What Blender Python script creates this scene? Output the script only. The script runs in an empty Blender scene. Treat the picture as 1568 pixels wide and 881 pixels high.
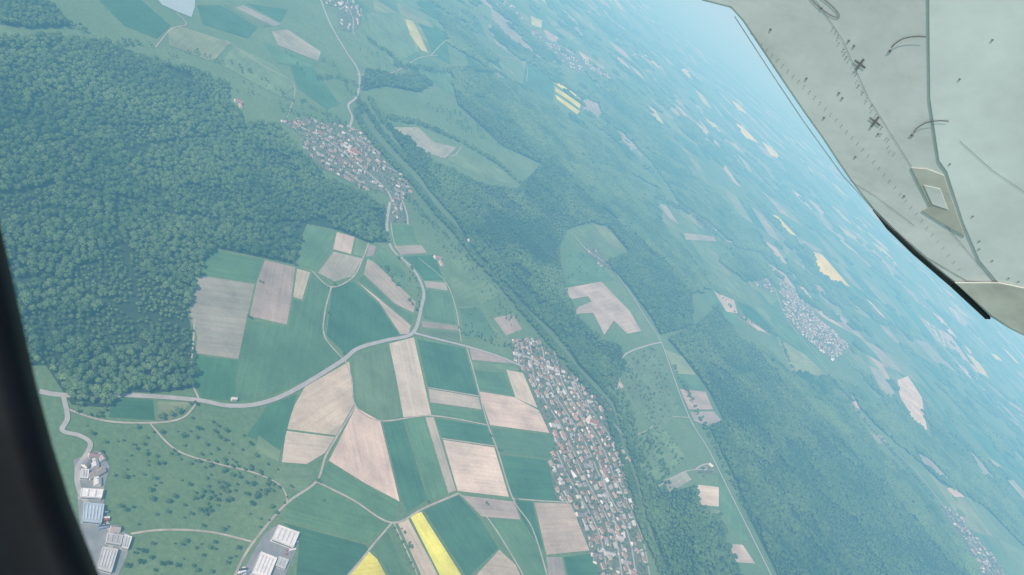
import bpy, math, random, time
import numpy as np
from mathutils import Vector, Matrix, noise
from mathutils.geometry import delaunay_2d_cdt
T0=time.time()
random.seed(7); rng=np.random.default_rng(7)
sc=bpy.context.scene
H=1000.0; DEP=math.radians(26); ROLL=math.radians(40); FPX=1132.0
Fw=Vector((0,math.cos(DEP),-math.sin(DEP))); U0=Vector((0,math.sin(DEP),math.cos(DEP))); R0=Vector((1,0,0))
Xc=math.cos(ROLL)*R0+math.sin(ROLL)*U0; Yc=-math.sin(ROLL)*R0+math.cos(ROLL)*U0
CAM=Vector((0,0,H))
# ---------------------------------------------------------------- relief
def sst(x,a,b):
    t=np.clip((x-a)/(b-a),0,1); return t*t*(3-2*t)
LAT=np.random.default_rng(11).uniform(-1,1,(64,64))
def vnoise(x,y):
    xi=np.floor(x).astype(int); yi=np.floor(y).astype(int); fx=x-xi; fy=y-yi
    fx=fx**3*(fx*(fx*6-15)+10); fy=fy**3*(fy*(fy*6-15)+10)
    g=lambda a,b: LAT[a%64,b%64]
    return (g(xi,yi)*(1-fx)+g(xi+1,yi)*fx)*(1-fy)+(g(xi,yi+1)*(1-fx)+g(xi+1,yi+1)*fx)*fy
def hgt(x,y):
    x=np.asarray(x,float); y=np.asarray(y,float)
    r=np.hypot(x,y)
    A=sst(r,2300,4200)*(1-sst(r,10500,13500))
    z=42*vnoise((x*0.8+y*0.6)/1500+5.3,(y*0.8-x*0.6)/1100+2.1)+16*vnoise(x/520+9,y/520+4)
    return A*z
def ray(u,v):
    return Xc*((u-784)/FPX)+Yc*(-(v-440.5)/FPX)+Fw
def G(u,v):
    """survey: ground position (metres) of a map point measured in the photograph"""
    d=ray(u,v); dz=min(d.z,-0.045); z=0.0
    for _ in range(25):
        t=(z-H)/dz; zz=float(hgt(d.x*t,d.y*t)); z+=0.6*(zz-z)
    t=(z-H)/dz
    return (d.x*t,d.y*t)
def GP(pts): return [G(*p) for p in pts]
def inpoly(px,py,poly):
    c=np.zeros(px.shape,bool); n=len(poly); j=n-1
    for i in range(n):
        xi,yi=poly[i]; xj,yj=poly[j]
        if yi!=yj:
            m=((yi>py)!=(yj>py))&(px<(xj-xi)*(py-yi)/(yj-yi)+xi); c^=m
        j=i
    return c
def area(p):
    return 0.5*sum(p[i][0]*p[(i+1)%len(p)][1]-p[(i+1)%len(p)][0]*p[i][1] for i in range(len(p)))
def inset(p,d):
    if area(p)<0: p=p[::-1]
    out=[];n=len(p)
    for i in range(n):
        a=Vector(p[i-1]);b=Vector(p[i]);c=Vector(p[(i+1)%n])
        e1=(b-a).normalized();e2=(c-b).normalized()
        n1=Vector((-e1.y,e1.x));n2=Vector((-e2.y,e2.x));m=(n1+n2)
        if m.length<1e-4:m=n1
        m.normalize(); k=max(0.5,m.dot(n1))
        q=b+m*(d/k); out.append((q.x,q.y))
    return out
# ---------------------------------------------------------------- node helpers
def N(nt,t,**k):
    n=nt.nodes.new(t)
    for a,b in k.items(): setattr(n,a,b)
    return n
def L(nt,a,b): nt.links.new(a,b)
def mat(name):
    m=bpy.data.materials.new(name); m.use_nodes=True; nt=m.node_tree
    b=nt.nodes['Principled BSDF']; b.inputs['Specular IOR Level'].default_value=0.15; b.inputs['Roughness'].default_value=0.9
    return m,nt,b
def matd(name):
    m=bpy.data.materials.new(name); m.use_nodes=True; nt=m.node_tree; nt.nodes.clear()
    b=nt.nodes.new('ShaderNodeBsdfDiffuse'); o=nt.nodes.new('ShaderNodeOutputMaterial'); L(nt,b.outputs[0],o.inputs[0])
    return m,nt,b
def noise_n(nt,vec,scale,detail=3,rough=0.6):
    n=N(nt,'ShaderNodeTexNoise'); n.inputs['Scale'].default_value=scale; n.inputs['Detail'].default_value=detail; n.inputs['Roughness'].default_value=rough
    if vec: L(nt,vec,n.inputs['Vector'])
    return n.outputs['Fac']
def mrange(nt,x,a,b,c,d):
    n=N(nt,'ShaderNodeMapRange'); L(nt,x,n.inputs[0])
    for i,v in enumerate((a,b,c,d)): n.inputs[i+1].default_value=v
    return n.outputs[0]
def math_n(nt,op,a,b):
    n=N(nt,'ShaderNodeMath',operation=op)
    for i,v in enumerate((a,b)):
        if isinstance(v,(int,float)): n.inputs[i].default_value=v
        else: L(nt,v,n.inputs[i])
    return n.outputs[0]
def mixc(nt,f,a,b,mode='MIX'):
    n=N(nt,'ShaderNodeMix',data_type='RGBA',blend_type=mode)
    for s,v in ((n.inputs[0],f),(n.inputs[6],a),(n.inputs[7],b)):
        if isinstance(v,(int,float)): s.default_value=v
        elif isinstance(v,tuple): s.default_value=(*v,1)
        else: L(nt,v,s)
    return n.outputs[2]
def vscale(nt,col,f):
    n=N(nt,'ShaderNodeVectorMath',operation='SCALE'); L(nt,col,n.inputs[0]); L(nt,f,n.inputs['Scale']); return n.outputs[0]
def wpos(nt): return N(nt,'ShaderNodeNewGeometry').outputs['Position']
# ---------------------------------------------------------------- materials
def m_field():
    m,nt,b=matd('field_soil_and_crop')
    col=N(nt,'ShaderNodeAttribute',attribute_name='col').outputs['Color']
    uv=N(nt,'ShaderNodeUVMap').outputs[0]
    mp=N(nt,'ShaderNodeMapping'); L(nt,uv,mp.inputs[0]); mp.inputs['Scale'].default_value=(0.13,0.006,1)
    st=noise_n(nt,mp.outputs[0],1.0,4,0.65)
    pos=wpos(nt)
    big=noise_n(nt,pos,0.011,4,0.6); fine=noise_n(nt,pos,0.15,2,0.7)
    sx=N(nt,'ShaderNodeSeparateXYZ'); L(nt,uv,sx.inputs[0])
    ph=math_n(nt,'ABSOLUTE',math_n(nt,'SUBTRACT',math_n(nt,'FRACT',math_n(nt,'DIVIDE',sx.outputs[0],21.0),0),0.5),0)
    tram=mrange(nt,ph,0.0,0.06,0.93,1.0)
    f=math_n(nt,'MULTIPLY',mrange(nt,st,0.3,0.7,0.87,1.13),mrange(nt,big,0.3,0.7,0.76,1.24))
    f=math_n(nt,'MULTIPLY',f,mrange(nt,fine,0.3,0.7,0.93,1.07))
    f=math_n(nt,'MULTIPLY',f,tram)
    L(nt,vscale(nt,col,f),b.inputs['Color']); return m
def m_ground():
    m,nt,b=matd('meadow_ground'); pos=wpos(nt)
    a=noise_n(nt,pos,0.0022,4,0.6); c=noise_n(nt,pos,0.02,4,0.7); d=noise_n(nt,pos,0.12,2,0.7)
    x=mixc(nt,mrange(nt,a,0.38,0.62,0,1),(0.092,0.160,0.070),(0.145,0.210,0.100))
    x=mixc(nt,mrange(nt,c,0.35,0.75,0,1),x,(0.100,0.160,0.072))
    f=mrange(nt,d,0.3,0.7,0.84,1.16)
    L(nt,vscale(nt,x,f),b.inputs['Color']); return m
def m_plain(name,c,var=0.15,scale=0.05,rough=0.9,spec=0.15,c2=None):
    m,nt,b=mat(name); pos=wpos(nt); n=noise_n(nt,pos,scale,5,0.65)
    c2=c2 or tuple(min(1,k*(1+var)) for k in c); c1=tuple(k*(1-var) for k in c)
    L(nt,mixc(nt,mrange(nt,n,0.35,0.65,0,1),c1,c2),b.inputs['Base Color'])
    b.inputs['Roughness'].default_value=rough; b.inputs['Specular IOR Level'].default_value=spec
    return m
def m_foliage(name,dk,lt):
    m,nt,b=matd(name); pos=wpos(nt)
    oi=N(nt,'ShaderNodeObjectInfo').outputs['Random']
    big=noise_n(nt,pos,0.0035,3,0.65)
    vo=N(nt,'ShaderNodeTexVoronoi'); L(nt,pos,vo.inputs['Vector']); vo.inputs['Scale'].default_value=0.0055
    sp=N(nt,'ShaderNodeSeparateColor'); L(nt,vo.outputs['Color'],sp.inputs[0])
    f=math_n(nt,'ADD',math_n(nt,'MULTIPLY',oi,0.40),mrange(nt,big,0.35,0.65,0.0,0.55))
    f=math_n(nt,'ADD',f,mrange(nt,sp.outputs[1],0,1,-0.12,0.2))
    L(nt,mixc(nt,f,dk,lt),b.inputs['Color'])
    return m
def m_attr(name,rough=0.85,spec=0.2,nscale=0.3):
    m,nt,b=mat(name); col=N(nt,'ShaderNodeAttribute',attribute_name='col').outputs['Color']
    n=noise_n(nt,wpos(nt),nscale,3,0.6)
    L(nt,vscale(nt,col,mrange(nt,n,0.3,0.7,0.85,1.12)),b.inputs['Base Color']); b.inputs['Roughness'].default_value=rough; b.inputs['Specular IOR Level'].default_value=spec
    return m
M_FIELD=m_field(); M_GROUND=m_ground()
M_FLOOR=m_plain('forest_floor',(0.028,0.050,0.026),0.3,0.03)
M_ROAD=m_plain('asphalt_sunbleached',(0.32,0.32,0.30),0.1,0.05)
M_TRACK=m_plain('gravel_track',(0.33,0.31,0.25),0.2,0.04)
M_YARD=m_plain('yard_asphalt',(0.20,0.21,0.21),0.15,0.05)
M_GARDEN=m_plain('village_gardens',(0.095,0.14,0.075),0.3,0.09,c2=(0.17,0.18,0.13))
M_WATER=m_plain('lake_water',(0.32,0.40,0.40),0.05,0.01,0.25,0.5)
M_RIVER=m_plain('river_water',(0.06,0.09,0.07),0.1,0.01,0.2,0.5)
M_TREE=m_foliage('broadleaf_foliage',(0.030,0.068,0.032),(0.122,0.195,0.078))
M_TRUNK=m_plain('bark',(0.10,0.075,0.05),0.3,1.0)
M_BUILD=m_attr('plaster_and_tile'); M_ROOFM=m_attr('sheet_metal_roof',0.5,0.4,0.08)
# ---------------------------------------------------------------- mesh helpers
def new_obj(name,me,mats=()):
    o=bpy.data.objects.new(name,me); sc.collection.objects.link(o)
    for m in mats: me.materials.append(m)
    return o
def set_cols(me,facecols):
    ca=me.color_attributes.new('col','FLOAT_COLOR','CORNER')
    lt=np.zeros(len(me.polygons),int); me.polygons.foreach_get('loop_total',lt)
    fc=np.c_[np.array(facecols,float),np.ones(len(facecols))]
    ca.data.foreach_set('color',np.repeat(fc,lt,axis=0).ravel())
def drape_data(poly,off,step=90):
    pts=[Vector(p) for p in poly]; n=len(pts)
    far=max(math.hypot(*p) for p in poly)>2250
    dens=[]
    for i in range(n):
        a=pts[i];b=pts[(i+1)%n]; k=max(1,int((b-a).length/step)) if far else 1
        for j in range(k): dens.append(a.lerp(b,j/k))
    nb=len(dens); allp=list(dens)
    if far:
        xs=[p.x for p in dens]; ys=[p.y for p in dens]
        st=max(step,math.sqrt(max(1,abs(area(poly)))/3500))
        gx,gy=np.meshgrid(np.arange(min(xs)+st*.5,max(xs),st),np.arange(min(ys)+st*.5,max(ys),st))
        gx=gx.ravel();gy=gy.ravel()
        if len(gx):
            m=inpoly(gx,gy,[(p.x,p.y) for p in dens]); allp+= [Vector((a,b)) for a,b in zip(gx[m],gy[m])]
    r=delaunay_2d_cdt(allp,[(i,(i+1)%nb) for i in range(nb)],[],1,1e-4)
    V=np.array([(v.x,v.y) for v in r[0]]); 
    F=[tuple(f) for f in r[2]]
    cen=np.array([V[list(f)].mean(axis=0) for f in F]); m=inpoly(cen[:,0],cen[:,1],[(p.x,p.y) for p in dens])
    F=[f for f,k in zip(F,m) if k]
    Z=hgt(V[:,0],V[:,1])+off+(0.5 if far else 0)
    return np.c_[V,Z],F
def patch(name,poly,material,off,col=None,rowdir=None):
    V,F=drape_data(poly,off)
    me=bpy.data.meshes.new(name); me.from_pydata(V.tolist(),[],F); me.update()
    me.flip_normals() if len(me.polygons) and me.polygons[0].normal.z<0 else None
    o=new_obj(name,me,[material])
    if col is not None:
        set_cols(me,[col]*len(me.polygons))
        if rowdir is None:
            best=0
            for i in range(len(poly)):
                e=Vector(poly[(i+1)%len(poly)])-Vector(poly[i])
                if e.length>best: best=e.length; rowdir=e.normalized()
        uvl=me.uv_layers.new(name='UVMap')
        li=np.zeros(len(me.loops),int); me.loops.foreach_get('vertex_index',li)
        X=V[li,0];Y=V[li,1]
        u=-X*rowdir.y+Y*rowdir.x; v=X*rowdir.x+Y*rowdir.y
        uvl.data.foreach_set('uv',np.c_[u+random.uniform(0,19),v+random.uniform(0,500)].ravel())
    return o
def ribbon(name,pts,width,material,off,smooth=True):
    P=[Vector(p) for p in pts]
    if smooth and len(P)>2:
        Q=[]
        for i in range(len(P)-1):
            p0=P[max(0,i-1)];p1=P[i];p2=P[i+1];p3=P[min(len(P)-1,i+2)]
            for j in range(6):
                t=j/6; Q.append(0.5*((2*p1)+(p2-p0)*t+(2*p0-5*p1+4*p2-p3)*t*t+(3*p1-p0-3*p2+p3)*t**3))
        Q.append(P[-1]); P=Q
    Q=[]
    for a,b in zip(P[:-1],P[1:]):
        k=max(1,int((b-a).length/60))
        for j in range(k): Q.append(a.lerp(b,j/k))
    Q.append(P[-1]); P=Q
    vs=[];fs=[]
    for i,p in enumerate(P):
        d=(P[min(i+1,len(P)-1)]-P[max(i-1,0)]); 
        if d.length<1e-6: d=Vector((1,0))
        d.normalize(); n=Vector((-d.y,d.x))*width/2
        for q in (p-n,p+n):
            r=q.length; vs.append((q.x,q.y,float(hgt(q.x,q.y))+off+(0.5 if r>2250 else 0)))
        if i: k=2*i; fs.append((k-2,k,k+1,k-1))
    me=bpy.data.meshes.new(name); me.from_pydata(vs,[],fs); me.update()
    if me.polygons[0].normal.z<0: me.flip_normals()
    return new_obj(name,me,[material]),P
# ---------------------------------------------------------------- GROUND sheet
def axis(lo,hi,st,far,k=1.35):
    a=list(np.arange(lo,hi+1,st)); s=st
    while a[-1]<far: s*=k; a.append(a[-1]+s)
    s=st
    while a[0]>-far: s*=k; a.insert(0,a[0]-s)
    return np.array(a)
ax=axis(-8000,10000,90,110000); ay=axis(-500,13500,90,110000)
gx,gy=np.meshgrid(ax,ay); gz=hgt(gx,gy)
V=np.c_[gx.ravel(),gy.ravel(),gz.ravel()]; nx=len(ax);ny=len(ay)
i=np.arange(nx-1)[None,:]+nx*np.arange(ny-1)[:,None]; i=i.ravel()
me=bpy.data.meshes.new('ground'); me.from_pydata(V.tolist(),[],np.c_[i,i+1,i+nx+1,i+nx].tolist())
new_obj('ground',me,[M_GROUND])
# ---------------------------------------------------------------- colours
G1=(0.052,0.130,0.062);G2=(0.085,0.165,0.078);G3=(0.128,0.195,0.095);OL=(0.18,0.22,0.115)
B1=(0.29,0.255,0.21);B2=(0.38,0.325,0.255);P1=(0.48,0.405,0.31);TN=(0.27,0.27,0.205);Y1=(0.62,0.58,0.10);Y2=(0.42,0.43,0.18)
fields=[
('meadow',G2,[(322,382),(404,397),(392,434),(304,421)]),
('ploughed_field',TN,[(303,421),(391,435),(378,490),(366,551),(298,542),(301,515),(289,485),(295,450)]),
('ploughed_field',B1,[(405,398),(453,409),(447,456),(440,498),(381,485),(392,434)]),
('ploughed_field',B2,[(454,411),(476,417),(463,460),(448,455)]),
('wheat_field',G2,[(478,417),(507,440),(496,518),(527,548),(480,577),(440,596),(400,611),(358,617),(363,552),(378,490),(441,499),(448,457),(464,462)]),
('wheat_field',G1,[(298,544),(366,552),(359,615),(308,611),(295,580)]),
('ploughed_field',B2,[(515,355),(544,363),(538,390),(509,382)]),
('meadow',G2,[(470,345),(512,354),(507,383),(484,415),(456,406),(460,380)]),
('ploughed_field',B1,[(510,385),(556,396),(541,424),(512,432),(486,418)]),
('ploughed_field',B1,[(563,374),(577,377),(572,392),(560,394)]),
('meadow',G3,[(545,364),(562,372),(556,394),(540,390)]),
('meadow',G2,[(580,379),(598,388),(622,420),(618,445),(575,402)]),
('ploughed_field',B1,[(562,396),(574,402),(637,463),(634,480),(605,466),(556,420)]),
('wheat_field',G2,[(556,422),(600,464),(633,484),(631,497),(575,450),(548,428)]),
('wheat_field',G1,[(508,441),(540,431),(580,466),(612,514),(560,525),(530,543),(499,514)]),
('ploughed_field',B2,[(544,429),(574,452),(630,499),(626,512),(613,513),(580,463)]),
('meadow',G2,[(598,345),(632,346),(640,373),(602,375)]),
('ploughed_field',B1,[(602,377),(645,375),(655,388),(615,391)]),
('wheat_field',G1,[(617,393),(665,390),(680,430),(650,430),(630,405)]),
('ploughed_field',B1,[(648,430),(683,433),(686,446),(652,441)]),
('wheat_field',G2,[(652,444),(690,448),(698,497),(648,489),(646,470)]),
('ploughed_field',B1,[(645,491),(700,499),(704,508),(646,502)]),
('meadow',G3,[(646,504),(704,510),(707,526),(641,513)]),
('meadow',G3,[(690,395),(720,392),(745,430),(770,450),(735,468),(700,470),(688,430)]),
('ploughed_field',B1,[(755,487),(785,480),(800,505),(775,515)]),
('wheat_field',G2,[(702,472),(735,470),(760,515),(712,520)]),
('ploughed_field',P1,[(595,526),(634,516),(645,565),(661,636),(617,640),(606,580)]),
('wheat_field',G1,[(638,519),(712,534),(733,606),(655,593)]),
('ploughed_field',B2,[(655,595),(733,608),(738,628),(658,617)]),
('meadow',G2,[(659,619),(739,630),(745,650),(664,637)]),
('meadow',G3,[(540,546),(592,531),(603,570),(613,640),(583,644),(545,621)]),
('ploughed_field',B2,[(466,592),(535,553),(543,620),(515,668),(437,658),(450,620)]),
('ploughed_field',P1,[(437,659),(514,669),(498,695),(470,712),(430,709)]),
('ploughed_field',P1,[(544,623),(583,645),(613,770),(560,742),(502,706)]),
('wheat_field',G1,[(585,647),(617,642),(655,766),(624,786),(612,760)]),
('wheat_field',G2,[(619,642),(649,639),(684,757),(657,768)]),
('ploughed_field',B2,[(650,639),(664,638),(699,752),(686,757)]),
('wheat_field',G1,[(665,640),(745,652),(757,682),(676,671)]),
('ploughed_field',P1,[(677,673),(757,685),(780,762),(700,753)]),
('wheat_field',G1,[(765,696),(836,704),(861,768),(785,763)]),
('meadow',G2,[(753,655),(845,667),(852,700),(836,702),(764,693)]),
('ploughed_field',P1,[(732,599),(787,608),(826,629),(842,664),(750,652)]),
('ploughed_field',P1,[(774,566),(801,571),(824,626),(789,610)]),
('meadow',G2,[(722,566),(771,571),(786,606),(734,597)]),
('ploughed_field',B1,[(718,532),(775,548),(790,558),(722,552)]),
('meadow',G3,[(721,554),(790,560),(798,569),(724,564)]),
('meadow',G2,[(500,708),(558,742),(612,772),(600,799),(486,737)]),
('meadow',G3,[(425,715),(470,716),(482,735),(465,755),(440,750),(418,735)]),
('meadow',G2,[(442,759),(486,742),(596,802),(560,832),(432,797)]),
('wheat_field',G1,[(430,799),(560,834),(565,842),(528,884),(452,884),(458,820)]),
('rapeseed_field',Y1,[(564,843),(578,856),(594,886),(520,895)]),
('meadow',G2,[(570,838),(594,812),(625,884),(598,884)]),
('ploughed_field',P1,[(607,799),(624,791),(676,890),(648,890)]),
('rapeseed_field',Y1,[(626,790),(645,783),(714,892),(678,892)]),
('wheat_field',G1,[(648,781),(702,758),(735,794),(764,840),(715,886)]),
('ploughed_field',B2,[(704,758),(787,768),(798,797),(737,792)]),
('ploughed_field',B2,[(764,841),(790,865),(806,900),(718,892)]),
('meadow',G2,[(738,794),(798,799),(834,850),(838,890),(806,890),(792,864)]),
('wheat_field',G1,[(788,766),(815,768),(834,848),(800,800)]),
('ploughed_field',B2,[(817,769),(874,771),(904,844),(836,851)]),
('wheat_field',G1,[(862,853),(905,847),(928,892),(872,892)]),
('ploughed_field',B1,[(835,852),(860,853),(870,892),(840,892)]),
('wheat_field',G1,[(172,607),(235,612),(238,645),(165,640)]),
('meadow',OL,[(240,614),(298,616),(262,645),(240,645)]),
('wheat_field',G1,[(408,622),(455,603),(432,690),(376,668)]),
('meadow',G3,[(395,665),(430,692),(428,710),(390,690)]),
('meadow',OL,[(256,46),(277,41),(355,66),(326,96),(258,70)]),
('ploughed_field',TN,[(358,12),(372,8),(432,38),(420,42)]),
('wheat_field',G1,[(375,5),(440,15),(430,35)]),
('ploughed_field',TN,[(415,48),(440,45),(492,80),(488,95),(425,70)]),
('wheat_field',G1,[(300,8),(338,8),(395,42),(380,60),(310,38)]),
('meadow',G3,[(340,6),(357,10),(418,42),(398,42)]),
('wheat_field',G1,[(150,0),(215,0),(262,40),(240,60),(190,40)]),
('meadow',G3,[(335,98),(358,70),(420,100),(450,135),(430,150),(370,118)]),
('wheat_field',G2,[(400,62),(422,72),(486,98),(478,104),(425,98)]),
('wheat_field',G1,[(440,90),(480,105),(520,160),(500,168),(455,135)]),
('ploughed_field',TN,[(600,195),(640,195),(665,218),(700,226),(682,244),(640,232),(625,212)]),
('meadow',G3,[(702,228),(770,262),(786,283),(750,278),(684,246)]),
('rapeseed_field',Y2,[(620,29),(632,33),(656,82),(645,78),(626,52)]),
('meadow',G3,[(560,20),(612,20),(640,80),(600,100),(570,60)]),
('wheat_field',G1,[(640,35),(680,50),(690,100),(662,84)]),
('rapeseed_field',Y2,[(812,24),(830,32),(829,44),(814,38)]),
('rapeseed_field',Y1,[(849,122),(889,150),(888,156),(849,128)]),
('rapeseed_field',Y1,[(849,133),(889,160),(888,167),(850,140)]),
('rapeseed_field',Y1,[(850,145),(888,171),(884,176),(852,152)]),
('ploughed_field',B1,[(893,150),(915,158),(925,185),(893,170)]),
('wheat_field',G1,[(805,95),(846,120),(847,160),(800,125)]),
('ploughed_field',B2,[(862,442),(920,431),(965,478),(982,508),(960,512),(940,492),(925,514),(908,480),(878,482),(885,470),(905,462),(900,455),(868,460)]),
('meadow',OL,[(905,343),(928,346),(962,386),(932,376)]),
('meadow',G2,[(866,385),(900,388),(940,430),(862,440)]),
('meadow',G3,[(880,362),(905,352),(930,378),(905,385)]),
('meadow',G3,[(955,545),(1003,532),(1040,625),(1010,668),(960,600)]),
('meadow',OL,[(1016,534),(1045,546),(1066,575),(1034,574)]),
('wheat_field',G2,[(1034,577),(1068,578),(1080,598),(1040,594)]),
('ploughed_field',B2,[(1040,596),(1080,600),(1092,628),(1054,628)]),
('ploughed_field',B1,[(1055,630),(1093,630),(1106,646),(1080,653),(1062,645)]),
('meadow',G3,[(975,665),(1020,660),(1050,700),(1000,750),(980,720)]),
('ploughed_field',TN,[(1015,735),(1050,722),(1060,735),(1025,755)]),
('ploughed_field',P1,[(1066,742),(1102,746),(1116,778),(1070,774)]),
('meadow',OL,[(1080,780),(1124,783),(1128,794),(1084,790)]),
('ploughed_field',P1,[(1108,832),(1137,834),(1157,864),(1128,862)]),
('meadow',G2,[(1100,700),(1120,760),(1150,830),(1135,830),(1100,780)]),
('ploughed_field',P1,[(1092,446),(1124,460),(1130,481),(1112,478)]),
('ploughed_field',B2,[(1130,482),(1140,485),(1175,510),(1160,507)]),
('wheat_field',G1,[(1127,461),(1150,470),(1185,505),(1173,505),(1140,483)]),
('meadow',G3,[(1152,468),(1170,474),(1200,512),(1187,505)]),
('meadow',OL,[(1188,515),(1235,545),(1266,576),(1212,572)]),
('wheat_field',G2,[(1178,488),(1200,500),(1230,540),(1190,514)]),
('ploughed_field',P1,[(1374,582),(1390,576),(1412,610),(1420,660),(1395,645),(1378,612)]),
('ploughed_field',TN,[(1330,560),(1350,568),(1375,612),(1350,605)]),
('meadow',G3,[(1352,560),(1372,568),(1374,580),(1376,606)]),
('ploughed_field',B2,[(1296,600),(1304,603),(1318,628),(1310,625)]),
('ploughed_field',TN,[(1330,662),(1350,668),(1362,682),(1345,680)]),
('ploughed_field',TN,[(1395,690),(1420,700),(1455,735),(1440,735)]),
('ploughed_field',P1,[(1448,748),(1460,745),(1478,762),(1462,762)]),
('ploughed_field',B2,[(1352,738),(1364,738),(1372,750),(1356,748)]),
('ploughed_field',TN,[(1046,357),(1090,362),(1130,372),(1085,370),(1050,368)]),
('ploughed_field',TN,[(1008,312),(1020,315),(1040,345),(1025,335)]),
('meadow',G3,[(1150,430),(1165,425),(1190,460),(1180,470)]),
('rapeseed_field',Y1,[(1180,328),(1190,331),(1220,362),(1205,357)]),
('rapeseed_field',Y1,[(1242,384),(1259,391),(1272,405),(1302,440),(1270,430),(1248,412)]),
('ploughed_field',TN,[(1220,363),(1262,385),(1250,386),(1212,372)]),
('rapeseed_field',Y1,[(1122,187),(1135,192),(1162,220),(1143,212)]),
('rapeseed_field',Y1,[(1165,216),(1180,225),(1198,246),(1180,238)]),
('rapeseed_field',Y1,[(1042,101),(1056,110),(1057,122),(1044,110)]),
('rapeseed_field',Y1,[(1120,154),(1133,162),(1145,176),(1130,168)]),
('rapeseed_field',Y1,[(1480,542),(1490,548),(1516,581),(1500,570)]),
('rapeseed_field',Y1,[(1516,540),(1526,544),(1536,554),(1524,550)]),
('ploughed_field',TN,[(1400,520),(1420,525),(1450,560),(1430,555)]),
('ploughed_field',TN,[(1475,690),(1490,695),(1530,740),(1510,738)]),
]
keep=[]
for k,(nm,c,pp) in enumerate(fields):
    w=GP(pp); keep.append(w)
    r=np.mean([math.hypot(*p) for p in w])
    w2=inset(w,1.3 if r<2500 else 2.0)
    j=random.uniform(0.9,1.1)
    patch(nm,w2,M_FIELD,0.30+0.004*k,col=tuple(x*j*random.uniform(0.96,1.04) for x in c))
print('fields',time.time()-T0)
# ---------------------------------------------------------------- forests (map outlines)
forests=[
[(-260,40),(0,62),(60,55),(160,66),(240,95),(300,110),(350,132),(346,180),(360,195),(420,187),(440,215),(468,243),(500,277),(560,302),(588,320),(592,372),(562,371),(515,352),(470,343),(455,380),(448,405),(402,395),(330,380),(312,405),(296,430),(288,480),(300,540),(294,595),(240,602),(200,600),(165,625),(110,620),(90,590),(70,560),(-260,560)],
[(592,190),(640,215),(660,250),(690,262),(740,282),(792,290),(830,250),(900,240),(960,262),(1000,300),(1015,350),(1050,385),(1090,440),(1055,452),(1062,500),(1010,512),(996,486),(962,440),(925,402),(962,388),(935,352),(905,340),(868,352),(855,380),(862,440),(880,485),(912,515),(950,530),(955,560),(940,592),(915,590),(885,560),(860,520),(810,475),(765,430),(725,385),(695,335),(655,290),(620,235)],
[(1062,500),(1100,470),(1130,520),(1180,540),(1205,572),(1265,580),(1300,625),(1340,685),(1400,742),(1440,790),(1490,860),(1520,960),(1230,960),(1190,881),(1150,800),(1120,725),(1085,655),(1108,645),(1085,600),(1060,565),(1022,520)],
[(985,760),(1062,745),(1068,776),(1100,790),(1108,830),(1135,890),(1150,960),(1050,960),(1020,870),(1000,820)],
[(690,110),(780,130),(800,128),(850,165),(890,200),(960,225),(1010,290),(960,262),(900,238),(830,252),(770,225),(700,160)],
[(560,105),(600,118),(640,112),(660,130),(640,142),(590,132),(555,140)],
[(345,165),(362,168),(372,195),(352,192)],
[(1270,580),(1320,600),(1330,620),(1380,630),(1420,665),(1470,690),(1568,770),(1700,880),(1600,870),(1500,770),(1440,740),(1400,700),(1350,660)],
[(940,120),(980,150),(1010,200),(1060,270),(1100,300),(1180,385),(1130,380),(1090,345),(1040,310),(1000,250),(950,200),(900,150)],
[(1200,395),(1240,420),(1250,450),(1230,440)],
[(0,0),(60,0),(110,40),(60,45),(0,38)],
[(668,20),(700,35),(760,90),(740,100),(690,70)],
[(1130,385),(1160,400),(1175,425),(1140,430),(1100,400)],
]
FW=[GP(p) for p in forests]
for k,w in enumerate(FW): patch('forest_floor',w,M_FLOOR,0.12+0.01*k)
# ---------------------------------------------------------------- tree prototypes
import bmesh
def ico_data(sub):
    bm=bmesh.new(); bmesh.ops.create_icosphere(bm,subdivisions=sub,radius=1)
    V=np.array([v.co[:] for v in bm.verts]); F=[[v.index for v in f.verts] for f in bm.faces]; bm.free(); return V,np.array(F)
I1=ico_data(1)
def make_tree(name,h,r,nb,ico,leaves):
    vs=[];fs=[];mi=[];n=0
    def add(V,F,m):
        nonlocal n
        vs.append(V); fs.extend([[int(a)+n for a in f] for f in F]); mi.extend([m]*len(F)); n+=len(V)
    def cone(a,b,r0,r1,m):
        a=Vector(a);b=Vector(b);d=(b-a).normalized();x=d.orthogonal().normalized();y=d.cross(x)
        V=[]
        for p,q in ((a,r0),(b,r1)):
            for k in range(6):
                t=k*math.pi/3; V.append((p+(x*math.cos(t)+y*math.sin(t))*q)[:])
        add(np.array(V),[[k,(k+1)%6,6+(k+1)%6,6+k] for k in range(6)],m)
    cone((0,0,-0.5),(0,0,h*0.6),0.35,0.18,1)
    cs=[]
    for k in range(nb):
        a=k*2.399+rng.uniform(-.3,.3); q=math.sqrt((k+0.3)/nb); rr=r*0.68*q
        z=h-r*0.55-(q**2)*r*0.75+rng.uniform(-.6,.6)
        s=r*rng.uniform(0.36,0.52)
        c=np.array([math.cos(a)*rr,math.sin(a)*rr,z]); cs.append((c,s))
        V,F=ico; D=1+rng.uniform(-.28,.28,(len(V),1)); add(V*D*np.array([s,s,s*0.85])+c,F,0)
        if k%3==0: cone((0,0,h*0.4),tuple(c),0.14,0.05,1)
    for _ in range(leaves):
        c,s=cs[rng.integers(len(cs))]; d=rng.normal(size=3); d/=np.linalg.norm(d); d[2]=abs(d[2])*0.9
        p=c+d*s*rng.uniform(0.95,1.3); e=rng.normal(size=(3,3))*0.42; add(p+e,[[0,1,2]],0)
    me=bpy.data.meshes.new(name); me.from_pydata(np.vstack(vs).tolist(),[],fs); me.materials.append(M_TREE); me.materials.append(M_TRUNK)
    me.polygons.foreach_set('material_index',mi)
    return bpy.data.objects.new(name,me)
trees=bpy.data.collections.new('tree_prototypes')
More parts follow.
